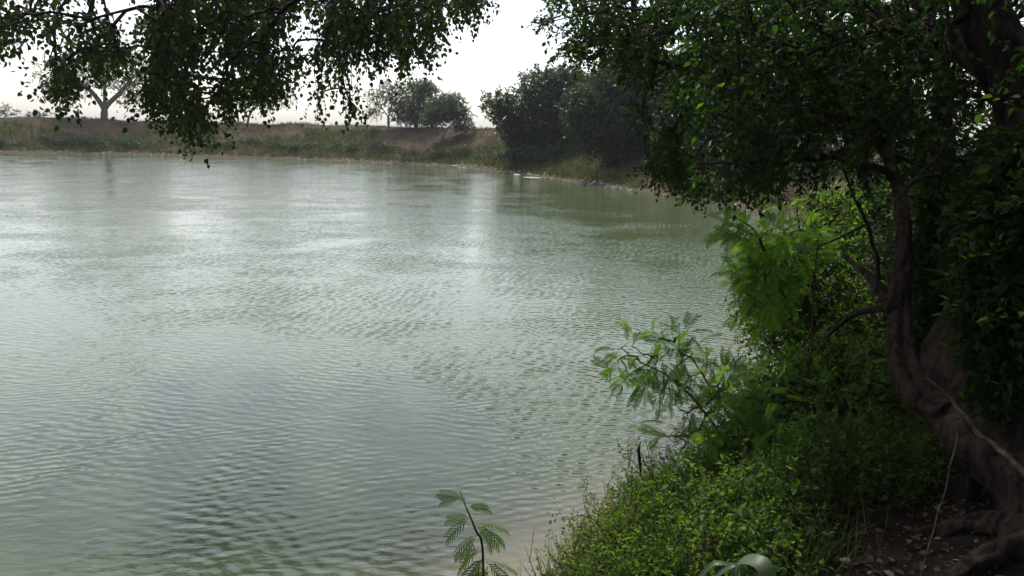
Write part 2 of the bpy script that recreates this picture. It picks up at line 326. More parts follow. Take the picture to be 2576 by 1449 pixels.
def water_mat():
    m, n, l, b, out = mat('murky_green_water'); g = n.new('ShaderNodeNewGeometry'); pos = g.outputs['Position']
    at = n.new('ShaderNodeAttribute'); at.attribute_name = 'shallow'
    z = noise(n, l, .12, 3, pos, .5)
    deep = ramp(n, l, z.outputs['Fac'], [(.35, (.060, .086, .040)), (.65, (.070, .092, .042))])
    mx = n.new('ShaderNodeMix'); mx.data_type = 'RGBA'; l.new(at.outputs['Fac'], mx.inputs[0]); l.new(deep, mx.inputs[6]); mx.inputs[7].default_value = (.17, .145, .105, 1)
    l.new(mx.outputs[2], b.inputs['Base Color']); b.inputs['Roughness'].default_value = .06; b.inputs['IOR'].default_value = 1.333
    # ripples: two crossing trains plus cat's-paw chop, in metres
    def train(ang, sx, sy, sc, dist):
        mp = n.new('ShaderNodeMapping'); mp.inputs['Rotation'].default_value = (0, 0, R(ang)); mp.inputs['Scale'].default_value = (sx, sy, 1)
        l.new(pos, mp.inputs[0]); t = noise(n, l, sc, 2.5, mp.outputs[0], .45, dist); return t.outputs['Fac']
    def mth(op, a, bb):
        k = n.new('ShaderNodeMath'); k.operation = op
        for i, v in enumerate((a, bb)):
            if isinstance(v, (int, float)): k.inputs[i].default_value = v
            else: l.new(v, k.inputs[i])
        return k.outputs[0]
    def swell(ang, sc, dist, dsc):
        mp = n.new('ShaderNodeMapping'); mp.inputs['Rotation'].default_value = (0, 0, R(ang)); l.new(pos, mp.inputs[0])
        t = n.new('ShaderNodeTexWave'); t.bands_direction = 'Y'; t.inputs['Scale'].default_value = sc; t.inputs['Distortion'].default_value = dist
        t.inputs['Detail'].default_value = 2; t.inputs['Detail Scale'].default_value = dsc; t.inputs['Detail Roughness'].default_value = .5
        l.new(mp.outputs[0], t.inputs['Vector']); return t.outputs['Fac']
    def patchy(sc, off, lo, hi):
        mp = n.new('ShaderNodeMapping'); mp.inputs['Location'].default_value = (off, off*1.7, 0); l.new(pos, mp.inputs[0])
        q = noise(n, l, sc, 2, mp.outputs[0], .5, .8); mr = n.new('ShaderNodeMapRange'); mr.inputs[1].default_value = .4; mr.inputs[2].default_value = .6
        mr.inputs[3].default_value = lo; mr.inputs[4].default_value = hi; l.new(q.outputs['Fac'], mr.inputs[0]); return mr.outputs[0]
    n1 = train(20, .42, 1, 9.5, .6); n2 = train(-26, .42, 1, 12, .6)
    w1 = swell(16, 2.7, 5, .7); w2 = swell(-24, 3.3, 5, .8); w3 = swell(50, 2.6, 7, .6)
    h = mth('ADD', mth('MULTIPLY', n1, .009), mth('MULTIPLY', n2, .0065))
    h = mth('ADD', h, mth('MULTIPLY', mth('MULTIPLY', w1, .0032), patchy(.5, 0, 0, 1)))
    h = mth('ADD', h, mth('MULTIPLY', mth('MULTIPLY', w2, .0030), patchy(.45, 13, 0, 1)))
    h = mth('ADD', h, mth('MULTIPLY', mth('MULTIPLY', w3, .0030), patchy(.4, 31, 0, 1)))
    patch_o = patchy(.25, 7, .5, 1.1); h = mth('MULTIPLY', h, patch_o)
    bp = n.new('ShaderNodeBump'); bp.inputs['Distance'].default_value = 1.; bp.inputs['Strength'].default_value = 1.; l.new(h, bp.inputs['Height'])
    # small chop that does not fade with distance
    mp = n.new('ShaderNodeMapping'); mp.inputs['Rotation'].default_value = (0, 0, R(8)); mp.inputs['Scale'].default_value = (.7, 1, 1); l.new(pos, mp.inputs[0])
    c = noise(n, l, 15.0, 2, mp.outputs[0], .6)
    sb = n.new('ShaderNodeVectorMath'); sb.operation = 'SUBTRACT'; l.new(c.outputs['Color'], sb.inputs[0]); sb.inputs[1].default_value = (.5, .5, .5)
    ml = n.new('ShaderNodeVectorMath'); ml.operation = 'MULTIPLY'; l.new(sb.outputs[0], ml.inputs[0]); ml.inputs[1].default_value = (.03, .09, 0)
    sc = n.new('ShaderNodeVectorMath'); sc.operation = 'SCALE'; l.new(ml.outputs[0], sc.inputs[0]); sc.inputs['Scale'].default_value = 1.
    ad = n.new('ShaderNodeVectorMath'); ad.operation = 'ADD'; l.new(bp.outputs[0], ad.inputs[0]); l.new(sc.outputs[0], ad.inputs[1])
    nm = n.new('ShaderNodeVectorMath'); nm.operation = 'NORMALIZE'; l.new(ad.outputs[0], nm.inputs[0]); l.new(nm.outputs[0], b.inputs['Normal'])
    return m
M['water'] = water_mat()

# ------------------------------------------------------------------ ground and water
def axis(parts): return np.unique(np.round(np.concatenate([np.arange(a, b, s) for a, b, s in parts]), 4))
gx = axis([(-1500, -200, 130), (-200, -70, 5), (-70, -12, 1.1), (-12, -2, .35), (-2, 9, .13), (9, 16, .25), (16, 40, .7), (40, 200, 8), (200, 1501, 130)])
gy = axis([(-300, -10, 20), (-10, 2, .5), (2, 10, .13), (10, 20, .25), (20, 50, .5), (50, 105, .6), (105, 200, 8), (200, 2401, 150)])
def grid(gx, gy): 
    X, Y = np.meshgrid(gx, gy); nx, ny = len(gx), len(gy); i = (np.arange(ny-1)[:, None]*nx + np.arange(nx-1)[None]).ravel()
    return X.ravel(), Y.ravel(), np.stack([i, i+1, i+nx+1, i+nx], 1)
X, Y, F = grid(gx, gy); Z = height(X, Y); sdv = shore(X, Y)
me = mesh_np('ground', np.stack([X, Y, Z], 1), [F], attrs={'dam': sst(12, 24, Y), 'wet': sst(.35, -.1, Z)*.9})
tag(link('ground', me, M['ground']), kind='structure')
wx = axis([(-1400, -100, 100), (-100, -10, 10), (-10, 12, .5), (12, 60, 4)]); wy = axis([(-60, 0, 10), (0, 14, .4), (14, 120, 4)])
X, Y, F = grid(wx, wy); s = shore(X, Y); sh = sst(-1.1, .1, s + .5*vn(X*.5, Y*.5)) * sst(20, 9, Y)
me = mesh_np('water', np.stack([X, Y, 0*X], 1), [F], attrs={'shallow': sh*.85})
tag(link('water', me, M['water']), kind='structure')

# thin haze in the air
hv = np.array([(x, y, z) for x in (-1600, 1600) for y in (-400, 2500) for z in (-4., 16.)]); hf = np.array([(0, 1, 3, 2), (4, 6, 7, 5), (0, 4, 5, 1), (2, 3, 7, 6), (0, 2, 6, 4), (1, 5, 7, 3)])
hm = bpy.data.materials.new('haze_air'); hm.use_nodes = True; hn = hm.node_tree.nodes; hn.remove(hn['Principled BSDF'])
pv = hn.new('ShaderNodeVolumePrincipled'); pv.inputs['Color'].default_value = (.92, .95, 1, 1); pv.inputs['Density'].default_value = .0004
hm.node_tree.links.new(pv.outputs[0], hn['Material Output'].inputs['Volume'])
tag(link('haze', mesh_np('haze', hv, [hf], smooth=False), hm), kind='stuff')

# ------------------------------------------------------------------ generic plant
def plant(name, label, cat, base, trunks, C, leaf, bmat, lmat, k=8, tl=.3, droop=.3, L=.06, asp=.55, split=300, group=None, r0=.004, power=.45, part='leaf', out=.5, flat=.5, sides=4, trunk_sides=12, wpath=.35, rough=.15, minpx=3., lspread=.9, Lvar=.25, tshift=0., extra=None):
    root = tag(empty(name, base), label, cat, group)
    ts = [tube(p, r, trunk_sides, rough, 6, i*3.1) for i, (p, r) in enumerate(trunks)]
    V, F = join_tubes(ts); link('trunk' if cat == 'tree' else 'stem', mesh_np('trunk', V, F), bmat, root)
    tp = np.vstack([t[3][max(0, int(len(t[3])*.35)):] for t in ts]); tr = np.concatenate([t[4][max(0, int(len(t[4])*.35)):] for t in ts])
    C, dirs, A, B, ra, rb = grow(tp, tr, C, r0, power, wpath=wpath)
    lv, (ta, tb) = sprigs(C, dirs, k, tl, droop, L, asp, leaf, out=out, flat=flat, lspread=lspread, Lvar=Lvar)
    lv = list(lv); lv[5] = np.clip(lv[5]+tshift, 0, .999)
    V, F = segs_mesh('b', np.vstack([A, ta]), np.vstack([B, tb]), np.concatenate([ra, np.full(len(ta), r0*.8)]), np.concatenate([rb, np.full(len(ta), r0*.35)]), sides)
    b = link('branches' if cat == 'tree' else 'twigs', mesh_np('branches', V, [F]), bmat, root); b['kind'] = 'stuff'
    put_leaves(root, leaf, lmat, *lv, split=split, pname=part, minpx=minpx)
    return root

# ------------------------------------------------------------------ trees on and behind the dam
def far_tree(px, d, label, crowns, n, L, trunkpx, lm='far', k=9, tl=.45, r=.12, group=None, name='bank_tree', basepx=None, droop=.05, r0=.01, cat='tree'):
    base = G(px, d); tk = []
    for path in trunkpx:
        pts = [base - np.array([0, 0, .2])] + [P(x, y, d+dd) for x, y, dd in path]; rr = np.linspace(r, r*.4, len(pts)); tk.append((pts, rr))
    bl = [(P(cx, cy, d+dd), (rx*d/FPX, max(rx, ry)*d/FPX*.9, ry*d/FPX)) for cx, cy, dd, rx, ry in crowns]
    return plant(name, label, cat, base, tk, blobs(bl, n), 'chip', M['greybark'], M[lm], k=k, tl=tl, droop=droop, L=L, asp=.6, split=0, r0=r0, group=group, trunk_sides=8, sides=3)
far_tree(262, dshore(262, 9.5), 'broad tree with thick pale trunk standing on the far dam crest at left', [(170, 190, 0, 70, 50), (250, 160, 0, 110, 60), (330, 190, 1, 80, 60), (360, 240, 0, 60, 40), (150, 235, 0, 45, 28)], 1100, .2, [[(265, 272, 0), (300, 235, 0), (330, 200, 0)], [(262, 275, 0), (230, 230, 0), (190, 200, 0)], [(264, 272, 0), (262, 200, 1)]], r=.34, tl=.7)
far_tree(622, dshore(622, 9.5), 'slender leaning tree on the dam crest behind the hanging leaves', [(640, 235, 0, 70, 38), (700, 240, 0, 40, 30)], 420, .18, [[(630, 285, 0), (650, 262, 0), (670, 245, 0)]], r=.14, tl=.6)
far_tree(978, dshore(978, 7.8), 'thin airy tree, leftmost of the clump on the dam', [(955, 250, 0, 40, 30), (985, 225, 0, 38, 22), (940, 285, 0, 28, 12), (1000, 265, 0, 30, 25)], 450, .15, [[(976, 300, 0), (985, 262, 0), (975, 235, 0)], [(977, 298, 0), (955, 262, 0)]], r=.09, tl=.5, group='trees in the dam clump', r0=.008)
far_tree(1048, dshore(1048, 8.6), 'tallest bushy tree in the middle of the dam clump', [(1045, 245, 0, 62, 42), (1075, 280, 0, 55, 35), (1020, 285, 0, 40, 25), (1060, 222, 0, 40, 20), (1045, 300, 0, 60, 14), (1075, 225, 0, 30, 18)], 1500, .17, [[(1042, 300, 0), (1040, 265, 0), (1035, 240, 0)], [(1052, 300, 0), (1070, 270, 0), (1085, 250, 0)]], r=.11, tl=.55, group='trees in the dam clump', r0=.009)
far_tree(1108, dshore(1108, 5.0), 'low spreading tree with forked trunk, rightmost of the dam clump', [(1120, 275, 0, 55, 30), (1155, 295, 0, 38, 26), (1095, 300, 0, 35, 20), (1165, 318, 0, 25, 9), (1130, 255, 0, 40, 18)], 1200, .16, [[(1118, 335, 0), (1110, 318, 0), (1095, 295, 0)], [(1118, 335, 0), (1140, 310, 0), (1165, 298, 0)]], r=.10, tl=.5, group='trees in the dam clump', r0=.009)
far_tree(1380, dshore(1380, 3.5), 'large dark round-headed tree at the end of the dam', [(1370, 235, 0, 75, 60), (1440, 250, 0, 85, 75), (1510, 270, 1, 70, 75), (1350, 320, 0, 75, 70), (1450, 350, 0, 95, 60), (1540, 340, 0, 70, 80), (1320, 345, 0, 60, 50), (1400, 385, -.5, 120, 22), (1520, 395, -.5, 60, 30), (1255, 262, -1, 42, 30), (1280, 290, -1, 45, 36), (1420, 200, 0, 60, 28)], 6500, .22, [[(1385, 340, 0), (1370, 280, 0), (1360, 230, 0)], [(1390, 350, 0), (1440, 290, 0), (1480, 240, 0)], [(1385, 350, 0), (1310, 300, -1), (1260, 265, -1)]], lm='fardark', r=.25, tl=.55, r0=.010)
for px, d, lab, cr, n in [
    (14, 84, 'low bush on the dam crest at the left edge of the picture', [(12, 280, 0, 26, 13)], 60),
    (95, 83, 'small flat bush on the dam crest beside the hanging leaf tips', [(100, 288, 0, 30, 7)], 40),
    (1215, 67, 'little pointed bush alone on the dam crest beside the dark tree', [(1215, 330, 0, 10, 8), (1215, 338, 0, 16, 6)], 40),
    (790, 74, 'grey-green scrub patch just under the dam crest', [(800, 330, 0, 40, 9)], 60)]:
    d = dshore(px, 8.8 if px != 790 else 7)
    far_tree(px, d, lab, cr, n, .16, [[(cr[0][0], cr[0][1], 0)]], r=.05, tl=.35, name='crest_bush', r0=.007, cat='bush')
# trees along the right-hand bank
rb = [(1600, 44, 'dark tree behind the shore just right of the round-headed one', [(1600, 260, 0, 90, 90), (1650, 200, 1, 80, 60), (1560, 330, 0, 60, 60), (1640, 340, 0, 70, 55), (1580, 400, 0, 80, 35), (1530, 230, -2, 60, 60), (1510, 320, -3, 60, 70), (1470, 280, -3, 55, 60), (1560, 170, -1, 50, 40)], 6000, 'fardark', .18),
      (1760, 40, 'tall dark tree on the right bank, screened by near leaves', [(1740, 210, 0, 110, 90), (1800, 280, 1, 90, 80), (1720, 330, 0, 80, 60), (1830, 180, 0, 90, 80), (1740, 410, 0, 90, 30)], 3000, 'fardark', .16),
      (1960, 34, 'broad dark tree on the right bank behind the thin black stem', [(1930, 220, 0, 130, 110), (2020, 300, 1, 120, 90), (1900, 350, 0, 80, 60), (2050, 160, 0, 100, 80)], 2200, 'dark', .13),
      (2180, 26, 'thick dark tree filling the gap left of the stems', [(2150, 220, 0, 150, 150), (2240, 320, 1, 140, 130), (2110, 380, 0, 100, 60), (2250, 80, 0, 140, 120)], 1400, 'dark', .11)]
for px, d, lab, cr, n, lm, L in rb:
    d = dshore(px, 4.5) if px < 2000 else d
    c0 = cr[0]; c1 = cr[1]
    far_tree(px, d, lab, cr, n, L, [[(px, 400, 0), (c0[0], c0[1]+40, 0), (c0[0], c0[1]-20, 0)], [(px, 400, 0), (c1[0], c1[1]+30, 0), (c1[0]+20, c1[1]-20, 0)]], lm=lm, r=.2, tl=.5, r0=.009, group='dark trees along the right bank', k=10)

# ------------------------------------------------------------------ grass, scrub and stones on the far shores
def scatter(n, xr, yr, cond):
    x = rng.uniform(*xr, n); y = rng.uniform(*yr, n); s = shore(x, y); z = height(x, y); kk = cond(x, y, s, z); return x[kk], y[kk], z[kk], s[kk]
def tufts(name, label, cat, x, y, z, per, L, Wd, m, lean=.45, tsh=0.):
    n = len(x); p = np.repeat(np.stack([x, y, z-.02], 1), per, 0) + rng.normal(0, 1, (n*per, 3))*np.array([.10, .10, .0])
    u = norm(np.stack([rng.normal(0, lean, n*per), rng.normal(0, lean, n*per), np.ones(n*per)], 1)); nn = rng.normal(0, 1, (n*per, 3))
    LL = L*rng.uniform(.5, 1.3, n*per)*np.repeat(rng.uniform(.5, 1.2, n), per); t = np.clip(np.repeat(rng.random(n)*.6, per)+rng.random(n*per)*.4+tsh, 0, .999)
    o = link(name, leaves_mesh(name, 'blade', p, u, nn, LL, np.full(n*per, Wd), t), m); return tag(o, label, cat, kind='stuff')
x, y, z, s = scatter(60000, (-60, 22), (38, 92), lambda x, y, s, z: (s > .9) & (s < 10.5) & (vn(x*.25, y*.25)+.25*rng.normal(0, .4, len(x)) > -.12) & (damw(x, y) > .2))
tufts('dry_grass', 'short dry brown grass over the slope of the dam', 'grass', x, y, z, 4, .28, .03, M['dry'])
x, y, z, s = scatter(120000, (-60, 32), (26, 92), lambda x, y, s, z: (s > .5) & (s < 7) & (vn(x*.12+5, y*.12)*1.3 + .3*vn(x*.8, y*.8) + .38 > (s-1.5)*.10))
tufts('green_grass', 'green grass and weeds along the foot of the far bank', 'grass', x, y, z, 4, .42, .05, M['greengrass'])
# low green shrubs at the water's edge of the dam
k = 0
for px, d, sz, lm in [(20, 75.5, .9, 'far'), (130, 76, .8, 'fardark'), (205, 77, 1.0, 'far'), (330, 76, .9, 'far'), (560, 74, .7, 'far'), (650, 73, .7, 'far'), (740, 72, .8, 'far'), (850, 71, .7, 'fardark'), (950, 70, .8, 'fardark'), (1060, 68.5, 1.0, 'fardark'), (1130, 67, .9, 'far'), (1190, 65, .8, 'far'), (1265, 58, 1.0, 'fardark'), (1330, 54, .9, 'far')]:
    s0 = G(px, dshore(px, 1.8 + (k % 3)*.5))
    names = ['pale', 'dark green', 'rounded green', 'straggly green', 'small pale', 'low green', 'yellow-green', 'dark low', 'dark spreading', 'large dark', 'leafy', 'upright green', 'dark dense', 'light green']
    where = ['at the left picture edge', 'left of the thick pale trunk', 'below the thick pale trunk', 'behind the lowest hanging leaves', 'right of the lowest hanging leaf tips', 'below the slender leaning tree', 'on the shore below bare brown slope', 'under the yellow hanging leaves', 'left below the dam clump of trees', 'below the tallest tree of the dam clump', 'below the low spreading tree', 'on the reddish slope right of the clump', 'at the foot of the round-headed tree, left side', 'at the foot of the round-headed tree, on the shore'][k]
    bl = [(s0 + np.array([rng.uniform(-2.2, 2.2)*sz, rng.uniform(-.6, .9), .25*sz+rng.uniform(-.1, .25)]), (rng.uniform(.5, 1.6)*sz, .8*sz, rng.uniform(.2, .55)*sz)) for _ in range(6)]
    plant('bank_shrub', names[k] + ' shrub ' + where, 'shrub', s0, [([s0-[0, 0, .1], s0+[0, 0, .2*sz], s0+[.1, 0, .4*sz]], [.04, .03, .015])], blobs(bl, 240), 'chip', M['greybark'], M[lm], k=8, tl=.3, L=.15, asp=.5, split=0, r0=.006, group='shrubs at the foot of the far bank', trunk_sides=5, sides=3, droop=-.2)
    k += 1
# stones
def rock_mesh(seed, sub=2):
    import bmesh
    bm = bmesh.new(); bmesh.ops.create_icosphere(bm, subdivisions=sub, radius=1)
    r = np.random.default_rng(seed); ax = norm(r.normal(0, 1, (7, 3))); cut = r.uniform(.55, .85, 7)
    for v in bm.verts:
        c = np.array(v.co)
        for a, q in zip(ax, cut):
            dd = c@a
            if dd > q: c = c - a*(dd-q)
        v.co = Vector(c*(1+r.uniform(-.04, .04)))
    me = bpy.data.meshes.new('stone'); bm.to_mesh(me); bm.free(); return me
def rocks_np(name, x, y, z, sz, m):
    import bmesh
    Vs = []; Fs = []; o = 0; base = [rock_mesh(i, 1) for i in range(6)]; arr = []
    for b in base:
        v = np.zeros(len(b.vertices)*3, np.float32); b.vertices.foreach_get('co', v); f = np.array([list(p.vertices) for p in b.polygons]); arr.append((v.reshape(-1, 3), f))
    for i in range(len(x)):
        v, f = arr[i % 6]; a = rng.uniform(0, 6.28); c, s = math.cos(a), math.sin(a)
        q = v*np.array([1, .75, .5])*sz[i]; q = np.stack([q[:, 0]*c-q[:, 1]*s, q[:, 0]*s+q[:, 1]*c, q[:, 2]], 1)+[x[i], y[i], z[i]]
        Vs.append(q); Fs.append(f+o); o += len(v)
    return link(name, mesh_np(name, np.vstack(Vs), [np.vstack(Fs)], smooth=False), m)
x, y, z, s = scatter(60000, (-50, 24), (16, 82), lambda x, y, s, z: (z > -.04) & (z < .22) & ((x < 6) | (rng.random(len(x)) < .35)) & (vn(x*.3, y*.3)+rng.uniform(-.35, .45, len(x)) > 0))
n = min(len(x), 2600)
tag(rocks_np('shore_pebbles', x[:n], y[:n], z[:n], rng.uniform(.04, .20, n), M['stone']), 'pale pebbles and rubble strewn along the far waterline', 'pebbles', kind='stuff')
def stone(p, sx, sy, sz, label, m='stone', seed=1, group=None, rz=0, name='stone', cat='stone'):
    me = rock_mesh(seed); me.materials.append(M[m]); o = bpy.data.objects.new(name, me); COL.objects.link(o)
    o.location = [float(c) for c in p]; o.scale = (sx, sy, sz); o.rotation_euler = (0, 0, rz); return tag(o, label, cat, group)
stone(W(1340, 449, .03), .75, .3, .10, 'flat pale rock lying in the shallows below the round-headed tree', 'palestone', 3, rz=-.25)
stone(W(1300, 441, .03), .3, .2, .10, 'small pale rock at the waterline, left of the flat rock', 'palestone', 5)
stone(W(1150, 418, .05), .8, .3, .12, 'long light rock on the shore below the dam clump of trees', 'palestone', 8, rz=.1)
stone(W(1505, 1345, .08), .05, .035, .03, 'small bright white stone at the edge of the near shore', 'palestone', 9)

# ------------------------------------------------------------------ image-space regions for the big crowns (filled in depth)
def inpoly(x, y, poly):
    poly = np.array(poly); c = np.zeros(x.shape, bool); n = len(poly)
    for i in range(n):
        x0, y0 = poly[i]; x1, y1 = poly[(i+1) % n]; c ^= ((y0 > y) != (y1 > y)) & (x < (x1-x0)*(y-y0)/(y1-y0+1e-9)+x0)
    return c
def crown_points(polys, holes, n, dr, drop, thick_noise=.0):
    """crown points spread through depth; dr = depth range; drop = how far (m) a sprig hangs under its point"""
    out = []; xs = np.concatenate([np.array(p[0])[:, 0] for p in polys]); ys = np.concatenate([np.array(p[0])[:, 1] for p in polys])
    pts = []
    tot = sum(p[1] for p in polys)
    for poly, wgt in polys:
        pa = np.array(poly); need = int(n*wgt/tot); got = []
        while sum(len(g) for g in got) < need:
            x = rng.uniform(pa[:, 0].min(), pa[:, 0].max(), need*2); y = rng.uniform(pa[:, 1].min(), pa[:, 1].max(), need*2); d = rng.uniform(*dr, need*2)
            ok = inpoly(x, y, poly) & inpoly(x, y + .6*drop*FPX/d, poly)
            for hx, hy, hr, hry in holes:
                for t in (0, .5, 1): ok &= (((x-hx)/hr)**2 + ((y+t*drop*FPX/d-hy)/hry)**2 > 1)
            if thick_noise: ok &= vn(x/40.+d*.1, y/55.+d*.1)+.6*vn(x/18, y/24) > -thick_noise
            got.append(P(x[ok], y[ok], d[ok]))
        pts.append(np.vstack(got)[:need])
    return np.vstack(pts)
# tree 1: trunk beside and behind the photographer, limbs over the water at upper left
polyL = [
 ([(380, -40), (1100, -40), (1095, 60), (1092, 195), (1040, 205), (985, 190), (955, 165), (915, 185), (900, 245), (885, 350), (860, 345), (868, 280), (835, 240), (815, 305), (770, 310), (770, 260), (735, 285), (690, 270), (665, 318), (645, 300), (640, 250), (600, 285), (595, 320), (545, 330), (520, 390), (490, 395), (440, 350), (370, 310), (350, 250), (390, 190)], 1.0),
 ([(105, 210), (130, 160), (220, 130), (400, 130), (440, 260), (350, 300), (280, 262), (215, 285), (160, 280), (80, 285), (100, 262), (150, 240)], .10),
 ([(-60, 100), (40, 50), (200, 60), (360, 30), (400, 130), (250, 155), (170, 135), (60, 120), (20, 180), (-60, 190)], .085),
 ([(-60, -40), (260, -40), (250, 30), (140, 45), (40, 40), (-60, 60)], .05),
 ([(1080, -40), (1260, -40), (1250, 35), (1215, 35), (1200, 90), (1175, 50), (1110, 80), (1080, 70)], .07)]
holesL = [(330, 30, 55, 40), (520, 140, 28, 18), (720, 105, 30, 20), (970, 30, 22, 16), (790, 160, 18, 16), (880, 200, 22, 22), (700, 250, 18, 12), (620, 170, 10, 12), (268, 268, 85, 36), (470, 240, 12, 14), (930, 150, 16, 12), (60, 20, 40, 12), (560, 60, 12, 14), (1060, 110, 12, 14)]
polyL = [([(x, y-22 if y > 0 else y) for x, y in p], wg) for p, wg in polyL]
C1 = crown_points(polyL, holesL, 1950, (6.5, 10.5), .34, .07)
over = crown_points([([(-500, -450), (1300, -450), (1250, -40), (-500, -40)], 1)], [], 600, (7, 10.5), .1)
C1 = np.vstack([C1, over, blobs([((-1.5, -2.5, 6.3), (3.5, 3.0, 1.3)), ((1.5, -1.5, 6.6), (2.5, 2.5, 1.)), ((-4.5, -2.5, 5.8), (2.5, 2.5, 1.4))], 1200)])  # the blobs are unseen crown added overhead and behind for more shade
t0 = np.array([-4.2, -1.6, gz(-4.2, -1.6)-.2])
plant('overhanging_tree', 'near leafy tree whose drooping branches hang over the water at upper left', 'tree', t0,
      [([t0, (-4.0, -1.2, 3.0), (-3.4, 0., 5.2), (-2.6, 2.5, 6.8), (-2.0, 5.0, 7.4)], [.35, .28, .22, .15, .07]), ([(-3.7, -.6, 4.4), (-4.6, 2.0, 6.4), (-4.9, 5.0, 7.2)], [.2, .13, .06]), ([(-3.2, .3, 5.3), (-1.4, 2.5, 6.2), (-.9, 5.5, 6.3)], [.16, .12, .05])],
      C1, 'ovate', M['bark'], M['canopy'], k=9, tl=.28, droop=.7, L=.048, asp=.82, r0=.0032, power=.42, out=.3, lspread=.8, flat=.1)

# tree 2: the big dark tree on the right with the red-brown leaning trunk
polyR = [
 ([(1330, 70), (1400, 30), (1410, -40), (2650, -40), (2650, 480), (2350, 520), (2150, 470), (1960, 440), (1880, 470), (1800, 510), (1745, 525), (1700, 480), (1600, 470), (1545, 435), (1590, 395), (1660, 380), (1650, 330), (1590, 300), (1570, 240), (1590, 190), (1600, 160), (1450, 165), (1410, 130), (1460, 100)], 1.0),
 ([(1520, 440), (1600, 390), (1750, 400), (1980, 420), (1960, 470), (1850, 490), (1760, 530), (1700, 485), (1600, 478)], .10)]
holesR = [(1580, 40, 14, 12), (1700, 300, 26, 8), (1750, 290, 22, 8), (1430, 60, 30, 18), (1540, 110, 14, 10), (1660, 60, 10, 8), (1800, 440, 50, 18), (1600, 240, 26, 30)]
polyR = [([(x, y-(22 if y > 300 and x < 1900 else 0)) for x, y in p], wg) for p, wg in polyR]
C2 = crown_points(polyR, holesR, 3300, (4.6, 8.0), .2, .12)
over = crown_points([([(1500, -1100), (3300, -1100), (3300, -40), (1500, -40)], 1), ([(2576, -40), (3300, -40), (3300, 700), (2576, 700)], .3)], [], 2000, (3.5, 8.0), .1)
shade_crown = blobs([((2.5, 1.5, 6.0), (2.6, 3.0, 1.2)), ((5.5, 1.0, 5.5), (2.5, 3.5, 1.8)), ((6.5, 6.0, 5.0), (2.5, 3.5, 2.0))], 1500)  # unseen overhead crown, added to darken the right side
q = proj(C2); C2 = C2[~((q[0] < 1750) & (q[2] < 6.2)) & ~((q[0] > 2180) & (q[0] < 2330) & (q[1] > 330) & (q[2] < 5.7)) & ~((q[0] > 2400) & (q[1] < 420) & (q[1] > -60) & (q[0]-2400 > -(q[1]-20)*.0) & (q[2] < 5.6))]
q = proj(over); over = over[~((q[0] < 1900) & (q[2] < 6.2))]
edge = crown_points([([(1330, 70), (1400, 30), (1410, -40), (1760, -40), (1760, 380), (1670, 400), (1620, 330), (1580, 240), (1560, 160), (1450, 165), (1410, 130), (1460, 100)], 1)], holesR, 620, (6.2, 9), .15, .10)
C2 = np.vstack([C2, edge, over, shade_crown])
def PP(*a): return [P(x, y, d) for x, y, d in a]
b2 = G(2900, 3.8, -.25)
T2 = [([b2] + PP((2640, 1255, 4.1), (2400, 1030, 4.5), (2440, 820, 4.7), (2570, 560, 5.0), (2610, 330, 5.1), (2520, 120, 5.2), (2430, -60, 5.3), (2250, -420, 5.8)), [.26, .19, .15, .13, .14, .15, .15, .13, .08]),
      (PP((2380, 1040, 4.4), (2290, 960, 4.5), (2262, 800, 4.7), (2275, 640, 4.9), (2262, 480, 5.2), (2180, 300, 5.8), (2010, 120, 6.6), (1800, 60, 7.4)), [.09, .075, .05, .04, .036, .034, .028, .02]),
      (PP((2250, 780, 4.7), (2190, 700, 4.9), (2120, 640, 5.2)), [.035, .025, .012]),
      (PP((2255, 770, 4.7), (2150, 790, 4.8), (2075, 850, 4.9)), [.022, .016, .008]),
      (PP((2560, 240, 5.15), (2400, 110, 5.8), (2150, 20, 6.8), (1900, 0, 7.6)), [.10, .07, .05, .03]),
      (PP((2470, 0, 5.25), (2620, -300, 5.2), (2700, -700, 5.0)), [.12, .09, .05])]
T2 += [([b2 + np.array([-.1, 0, .35]), G(2640, 3.75, .05), G(2540, 3.6, .02), G(2440, 3.55, -.04)], [.07, .045, .03, .012]), ([b2 + np.array([-.1, .1, .3]), G(2600, 4.1, .04), G(2470, 4.15, .02), G(2340, 4.3, -.04)], [.06, .04, .028, .01])]
plant('leaning_tree', 'big dark tree with red-brown leaning trunk shading the right bank', 'tree', b2, T2, C2, 'ovate', M['bark'], M['dark'],
      k=14, tl=.24, droop=.35, L=.039, asp=.66, r0=.0032, power=.42, trunk_sides=28, out=.5, flat=.45, rough=.42, Lvar=.4)

# unseen trees added behind and right of the photographer to shade the bank
for (x, y, hgt, lab) in [(6.5, -3.5, 7, 'unseen dark tree added for shade behind the leaning trunk, outside the picture'), (1.0, -6.5, 8, 'unseen dark tree added for shade behind the photographer'), (11, 3.5, 7, 'unseen dark tree added for shade beyond the right picture edge')]:
    b = np.array([x, y, gz(x, y)-.1]); top = b+[0, 0, hgt*.5]
    plant('added_shade_tree', lab, 'tree', b, [([b, b+[.1, .1, hgt*.3], top, b+[.2, 0, hgt*.8]], [.25, .2, .15, .06])],
          blobs([(b+[0, 0, hgt*.62], (3.6, 3.4, hgt*.36)), (b+[.5, .8, hgt*.3], (3.2, 2.6, hgt*.24))], 1500), 'chip', M['bark'], M['dark'], k=10, tl=.6, droop=.2, L=.17, asp=.6, split=0, r0=.006, trunk_sides=8, sides=3, group='unseen trees added for shade round the photographer')

